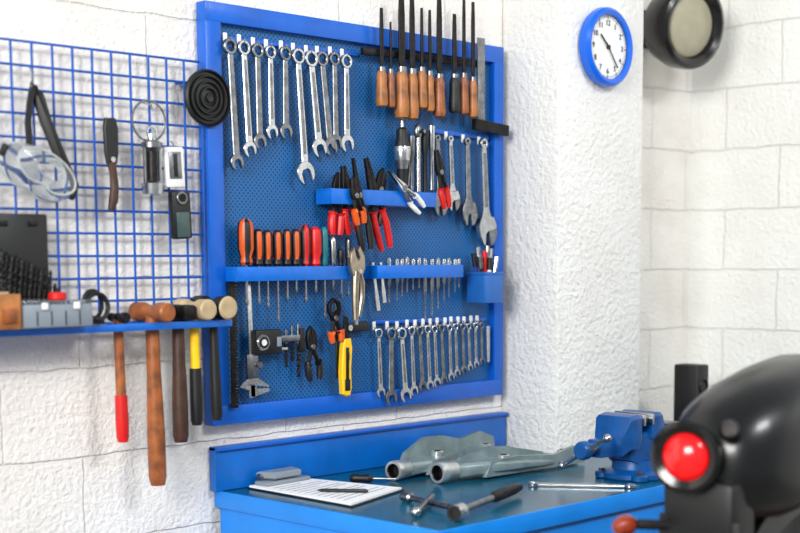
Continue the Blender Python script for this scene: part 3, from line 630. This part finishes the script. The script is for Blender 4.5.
def casting(name,a,b_,r,T,prof,fin,bosses):
    b=B(name); A=G(*a,r);C=G(*b_,r); Mx,L=benchframe(A,C); b.M=Mx
    b.lathe([(r*.66,T*.4),(r*.66,.004),(r*.72,0),(r*.96,0),(r,.004),(r,T*.35),(r*.93,T*.4),(r*.93,T*.9),(r*.8,T)],(0,0,0),(0,1,0),[DST,STEEL2,GREYT,GREYT,GREYT,GREYC,GREYT,GREYC,GREYC],30,cap=False)
    b.lathe([(.0001,T*.4),(r*.66,T*.4)],(0,0,0),(0,1,0),BLK,28,cap=False)
    secs=[]
    for (f,cx,cz,wx,wz) in prof:
        y=T*.8+(L-T*.8)*f; n=20; s_=[]
        for k in range(n):
            q=2*pi*k/n; ex=.55
            ca,sa=math.cos(q),math.sin(q); s_.append(V((cx+wx*math.copysign(abs(ca)**ex,ca),y,cz+wz*math.copysign(abs(sa)**ex,sa))))
        secs.append(s_)
    b.loft(secs,GREYC)
    for (cx,pts,th) in fin:
        P=[(T*.8+(L-T*.8)*f,z) for f,z in pts]; n=len(P)
        vs=[(cx-th,y,z) for y,z in P]+[(cx+th,y,z) for y,z in P]
        fs=[tuple(range(n)),tuple(range(2*n-1,n-1,-1))]+[(i,(i+1)%n,n+(i+1)%n,n+i) for i in range(n)]
        b.add(vs,fs,GREYC)
    for (f,cx,z0,z1,rr) in bosses:
        y=T*.8+(L-T*.8)*f; b.cyl((cx,y,z0),(cx,y,z1),rr,GREYT,seg=20,bev=.002); b.cyl((cx,y,z1-.001),(cx,y,z1+.0015),rr*.5,BLK,seg=16)
    b.done(32)
casting('fork_clamp_casting',(393,471),(512,446),.026,.06,[(0,0,-.002,.020,.020),(.12,.0,.0,.034,.018),(.3,-.01,.0,.052,.012),(.55,-.012,-.004,.056,.010),(.78,-.006,-.010,.046,.009),(.92,0,-.014,.032,.009),(1,0,-.016,.014,.008)],
 [(-.045,[(.05,-.02),(.95,-.02),(.93,.03),(.8,.052),(.62,.04),(.45,.058),(.28,.062),(.12,.03)],.006),(.035,[(.1,-.02),(.9,-.02),(.85,.012),(.5,.03),(.15,.012)],.005)],[(.3,-.005,-.02,.028,.017),(.75,-.005,-.02,.020,.014)])
casting('shock_mount_casting',(437,473),(574,452),.0275,.065,[(0,0,-.002,.020,.020),(.1,.0,.0,.034,.020),(.25,.012,.002,.048,.016),(.45,.018,.0,.052,.012),(.65,.012,-.006,.046,.010),(.85,0,-.010,.036,.010),(1,0,-.014,.016,.009)],
 [(-.028,[(.05,-.02),(.8,-.022),(.78,.01),(.5,.036),(.3,.04),(.12,.024)],.006),(.045,[(.15,-.02),(.97,-.022),(.96,.02),(.88,.028),(.7,.012),(.4,.024),(.2,.018)],.006)],[(.38,.01,-.02,.024,.016),(.9,0,-.022,.012,.016)])
b=B('rubber_boot'); p=G(543,446); b.lathe([(.026,0),(.028,.004),(.022,.02),(.026,.026),(.018,.04),(.02,.046),(.008,.06)],p+V((0,0,.0005)),(0,0,1),BLK,20); b.done()
b=B('breaker_bar'); a=G(455,513,.020);c=G(519,487,.020); Mx,L=benchframe(a,c); b.M=Mx
b.lathe([(.010,-.005),(.017,-.005),(.019,0),(.019,.03),(.012,.036)],(0,0,0),(0,1,0),[BLK,STEEL,STEEL,STEEL,STEEL],18,cap=False); b.lathe([(.0001,.0),(.011,0)],(0,0,0),(0,1,0),BLK,16,cap=False)
b.tube([(0,.03,0),(0,L*.3,0),(0,L*.6,0)],.008,STEEL2,10); b.tube([(0,L*.55,0),(0,L*.6,0),(0,L*.9,0),(0,L,0)],[.009,.013,.013,.010],DST,12); b.done()
b=B('socket_spanner'); a=G(403,496,.013);c=G(450,507,.013); Mx,L=benchframe(a,c); b.M=Mx
b.lathe([(.006,0),(.012,.002),(.012,.03),(.007,.036),(.007,L*.5),(.007,L)],(0,0,0),(0,1,0),STEEL2,14)
b.M=Matrix.Identity(4); a=G(416,512,.013);c=G(432,496,.013); b.cyl(a,c,.008,STEEL2,bev=.002); b.sph(a,(.012,.012,.012),STEEL); b.done()
Mx,L=benchframe(G(636,486,.006),G(528,484,.006)); combo(None,None,.05,.055,STEEL,M=Mx,L=L)
# ---------------------------------------------------------------- vise
b=B('bench_vise'); o=G(634,477,.0005)
b.M=Matrix.Translation(o)@Matrix.Scale(1.06,4)
b.lathe([(.075,0),(.078,.004),(.078,.014),(.07,.02),(.055,.024),(.052,.045)],(0,0,0),(0,0,1),VBLUE,32)
for a in (pi/4,3*pi/4,5*pi/4,7*pi/4):
    b.cyl((math.cos(a)*.075,math.sin(a)*.075,.0),(math.cos(a)*.075,math.sin(a)*.075,.016),.02,VBLUE,bev=.003); b.cyl((math.cos(a)*.078,math.sin(a)*.078,.015),(math.cos(a)*.078,math.sin(a)*.078,.024),.009,STEEL2,seg=6)
def prof(x,hw,z0,z1): return [V((x,-hw,z0)),V((x,-hw,z1-.008)),V((x,-hw+.008,z1)),V((x,hw-.008,z1)),V((x,hw,z1-.008)),V((x,hw,z0))]
b.loft([prof(-.06,.032,.05,.105),prof(-.04,.04,.04,.112),prof(.04,.045,.04,.115),prof(.10,.045,.07,.12),prof(.15,.036,.085,.118)],VBLUE)
b.loft([prof(.0,.05,.10,.155),prof(.02,.055,.10,.16),prof(.045,.05,.10,.158),prof(.07,.04,.10,.125)],VBLUE)
b.box((.13,0,.118),(.06,.06,.012),STEEL2,.003)
b.box((-.10,0,.085),(.12,.042,.042),VBLUE,.004)
b.loft([prof(-.105,.04,.065,.115),prof(-.085,.052,.08,.156),prof(-.055,.055,.08,.16),prof(-.04,.05,.10,.158)],VBLUE)
b.box((-.002,0,.145),(.008,.112,.026),STEEL,.001); b.box((-.036,0,.145),(.008,.112,.026),STEEL,.001)
b.cyl((-.2,0,.085),(-.15,0,.085),.014,STEEL2,bev=.002); b.lathe([(.018,0),(.022,.006),(.022,.022),(.016,.028)],(-.215,0,.085),(1,0,0),VBLUE,18)
b.cyl((-.204,-.07,.12),(-.204,.06,.045),.006,STEEL,seg=10); b.sph((-.204,-.07,.12),.010,STEEL,12); b.sph((-.204,.06,.045),.010,STEEL,12)
b.done()
b=B('desk_speaker'); p=W(691,390,-.25); zt2=W(692,364,-.25).z
b.box((p.x,-.25,(BZ+zt2)/2),(.065,.09,zt2-BZ-.001),BLK,.006)
for k in (.3,.7): b.lathe([(.026,0),(.022,.004),(.008,-.004),(.0001,-.002)],(p.x-.0,-.296,BZ+(zt2-BZ)*k),(0,-1,0),DST,20,cap=False)
b.box((p.x,-.25,BZ+.006),(.085,.1,.01),BLK,.002)
b.done()
# ---------------------------------------------------------------- motorcycle on lift
MY=-1.16; KB=.893
tl=V((.335,-1.152,1.048)); TLW=V((.0814,-1.3182,1.0905))   # tail-light centre: model / in the room
zg=TLW.z+(.356-tl.z)*KB; yc_=TLW.y+(MY-tl.y)*KB
b=B('motorcycle_lift'); b.box((.93,yc_,zg-.0265),(1.85,.5,.05),mat('lift_red_paint',(140,30,28),.45),.005); b.box((.93,yc_,.025),(1.8,.55,.05),DST,.005)
for s_ in (-1,1):
    for k in (-1,1):
        b.tube([(.93-k*.55,yc_+s_*.2,.05),(.93+k*.55,yc_+s_*.2,zg-.05)],.022,DST,8)
b.done()
b=B('motorcycle'); gz=.356
def sec(x,hw,z0,z1,n=28,ex=.8,cy=0):
    out=[]; cz=(z0+z1)/2;hz=(z1-z0)/2
    for k in range(n):
        q=2*pi*k/n; ca,sa=math.cos(q),math.sin(q)
        out.append(V((x,MY+cy+hw*math.copysign(abs(ca)**ex,ca),cz+hz*math.copysign(abs(sa)**ex,sa))))
    return out
b.loft([sec(.376,.03,1.01,1.06),sec(.386,.07,.96,1.09),sec(.415,.105,.92,1.13),sec(.47,.125,.90,1.165),sec(.55,.14,.89,1.193),sec(.66,.145,.90,1.219),sec(.76,.14,.93,1.234),sec(.82,.12,.98,1.228)],BIKE)
b.loft([sec(.78,.10,1.02,1.2),sec(.82,.14,1.03,1.205),sec(1.0,.15,1.03,1.17),sec(1.2,.13,1.04,1.17),sec(1.3,.10,1.05,1.19)],BLK)
b.loft([sec(1.24,.08,1.05,1.2),sec(1.3,.13,1.04,1.29),sec(1.42,.155,1.04,1.34),sec(1.58,.15,1.06,1.35),sec(1.7,.09,1.1,1.31),sec(1.74,.04,1.15,1.26)],BIKE)
b.cyl((1.48,MY,1.34),(1.48,MY,1.355),.035,STEEL,seg=20,bev=.003)
ax=V((-1,-.22,0)).normalized()
b.lathe([(.03,-.07),(.056,-.05),(.072,-.01),(.074,.006),(.064,.012),(.049,.006)],tl,ax,BLKG,32,cap=False)
b.lathe([(.0001,.028),(.018,.026),(.034,.020),(.044,.011),(.050,.0)],tl,ax,REDL,32,cap=False)
b.tube([tl-ax*.05,tl-ax*.1+V((0,0,-.01)),V((.47,MY,1.02))],.03,BLK,12)
b.lathe([(.010,0),(.020,.004),(.022,.02),(.016,.03)],(.385,MY-.06,1.10),(-.8,-.5,.3),DST,16)
def wheel(cx,r):
    cz=gz+r
    b.torus((cx,MY,cz),(0,1,0),r-.055,.055,BLK,44,14)
    b.torus((cx,MY,cz),(0,1,0),r-.105,.02,STEEL2,40,8)
    b.cyl((cx,MY-.06,cz),(cx,MY+.06,cz),.035,STEEL2,bev=.004)
    b.cyl((cx,MY-.045,cz),(cx,MY-.04,cz),.11,STEEL2,seg=28)
    for k in range(16):
        a=2*pi*k/16; s_=(-1)**k; b.cyl((cx+math.cos(a)*.03,MY+s_*.04,cz+math.sin(a)*.03),(cx+math.cos(a)*(r-.11),MY,cz+math.sin(a)*(r-.11)),.0025,STEEL,seg=5)
wheel(.68,.28); wheel(2.0,.28)
fs_=[]
for k in range(13):
    a=math.radians(175-100*k/12); r=.322; cx=.68+math.cos(a)*r; cz=gz+.28+math.sin(a)*r
    n=V((math.cos(a),0,math.sin(a))); ring=[]
    for (w,d) in [(-.085,-.05),(-.075,0),(0,.018),(.075,0),(.085,-.05),(.07,-.045),(.065,-.006),(0,.01),(-.065,-.006),(-.07,-.045)]:
        ring.append(V((cx,MY+w,cz))+n*d)
    fs_.append(ring)
b.loft(fs_,BIKE)
ti=W(622,526,-1.04); y=ti.y
b.lathe([(.0001,-.022),(.014,-.016),(.021,0),(.022,.02),(.016,.034),(.0001,.04)],(ti.x,y,ti.z),(1,0,0),[ORL,ORL,ORL,BLKG,BLKG,BLKG],20,cap=False)
b.tube([(ti.x+.03,y,ti.z),(ti.x+.1,y*.5+MY*.5,ti.z-.005),(ti.x+.2,MY,ti.z+.01)],.011,BLK,8)
b.box((.41,MY,.93),(.10,.17,.14),BLK,.02)
b.box((.375,MY,.87),(.012,.19,.10),BLK,.004)
for s_ in (-1,1):
    b.tube([(.5,MY+s_*.1,1.02),(.9,MY+s_*.11,1.0),(1.25,MY+s_*.09,1.02),(1.7,MY+s_*.03,1.15)],.016,BLKG,10)
    b.tube([(1.7,MY+s_*.03,1.1),(1.62,MY+s_*.1,.75),(1.5,MY+s_*.12,.55),(1.1,MY+s_*.12,.54),(1.0,MY+s_*.1,1.0)],.016,BLKG,10)
    b.tube([(1.1,MY+s_*.1,.66),(.68,MY+s_*.1,gz+.28)],.018,BLKG,10)
    b.cyl((.72,MY+s_*.12,.68),(.80,MY+s_*.12,.90),.01,STEEL,seg=10)
    for k in range(8): b.torus((.733+.0085*k,MY+s_*.12,.715+.0225*k),(.36,0,.93),.024,.005,STEEL2,16,6)
    b.tube([(1.72,MY+s_*.08,1.3),(2.0,MY+s_*.08,gz+.28)],[.026,.02],STEEL,12)
    b.tube([(1.7,MY,1.36),(1.69,MY+s_*.15,1.4),(1.62,MY+s_*.33,1.4)],.011,STEEL,10); b.tube([(1.64,MY+s_*.25,1.4),(1.6,MY+s_*.37,1.4)],.017,BLK,10)
b.box((1.3,MY,.66),(.32,.2,.2),STEEL2,.03); b.cyl((1.36,MY,.74),(1.42,MY,1.0),.085,STEEL2,seg=24,bev=.006)
for k in range(7): b.cyl((1.372+.008*k,MY,.79+.028*k),(1.374+.008*k,MY,.797+.028*k),.105,DST,seg=24)
b.cyl((1.3,MY-.13,.64),(1.3,MY+.13,.64),.085,STEEL2,seg=26,bev=.008)
b.tube([(1.42,MY-.08,.92),(1.56,MY-.13,.86),(1.56,MY-.16,.62),(1.3,MY-.17,.53),(.95,MY-.17,.56),(.45,MY-.17,.62)],[.02,.021,.021,.021,.035,.036],STEEL,14)
b.lathe([(.04,0),(.085,.03),(.09,.1),(.085,.11),(.07,.115)],(1.75,MY,1.24),(1,0,0),BLKG,24); b.lathe([(.085,0),(.05,.02),(.0001,.026)],(1.86,MY,1.24),(1,0,0),CLEAR,24,cap=False)
for v in b.bm.verts: v.co=TLW+(v.co-tl)*KB
b.done(40)
# ---------------------------------------------------------------- lights
def area(name,loc,target,size,sy,power,col=(1,1,1)):
    l=bpy.data.lights.new(name,'AREA'); l.shape='RECTANGLE'; l.size=size; l.size_y=sy; l.energy=power; l.color=col
    o=bpy.data.objects.new(name,l); o.location=loc; d=V(target)-V(loc); o.rotation_euler=d.to_track_quat('-Z','Y').to_euler(); scene.collection.objects.link(o)
area('key_area_light',(-4.2,-2.5,2.9),(.9,0,1.3),2.0,1.5,285,(1,.985,.95))  # added key light, unseen at upper left
area('front_area_light',(.4,-3.8,3.6),(1.6,-.2,1.0),1.2,.6,85,(.96,.98,1))  # unseen area light, high in front, aimed right of the pillar; no lamp modelled
w=bpy.data.worlds.new('sky_fill'); scene.world=w; w.use_nodes=True
bg=w.node_tree.nodes['Background']; bg.inputs[0].default_value=(.9,.95,1,1); bg.inputs[1].default_value=.46
scene.view_settings.view_transform='Standard'
scene.view_settings.look='None'
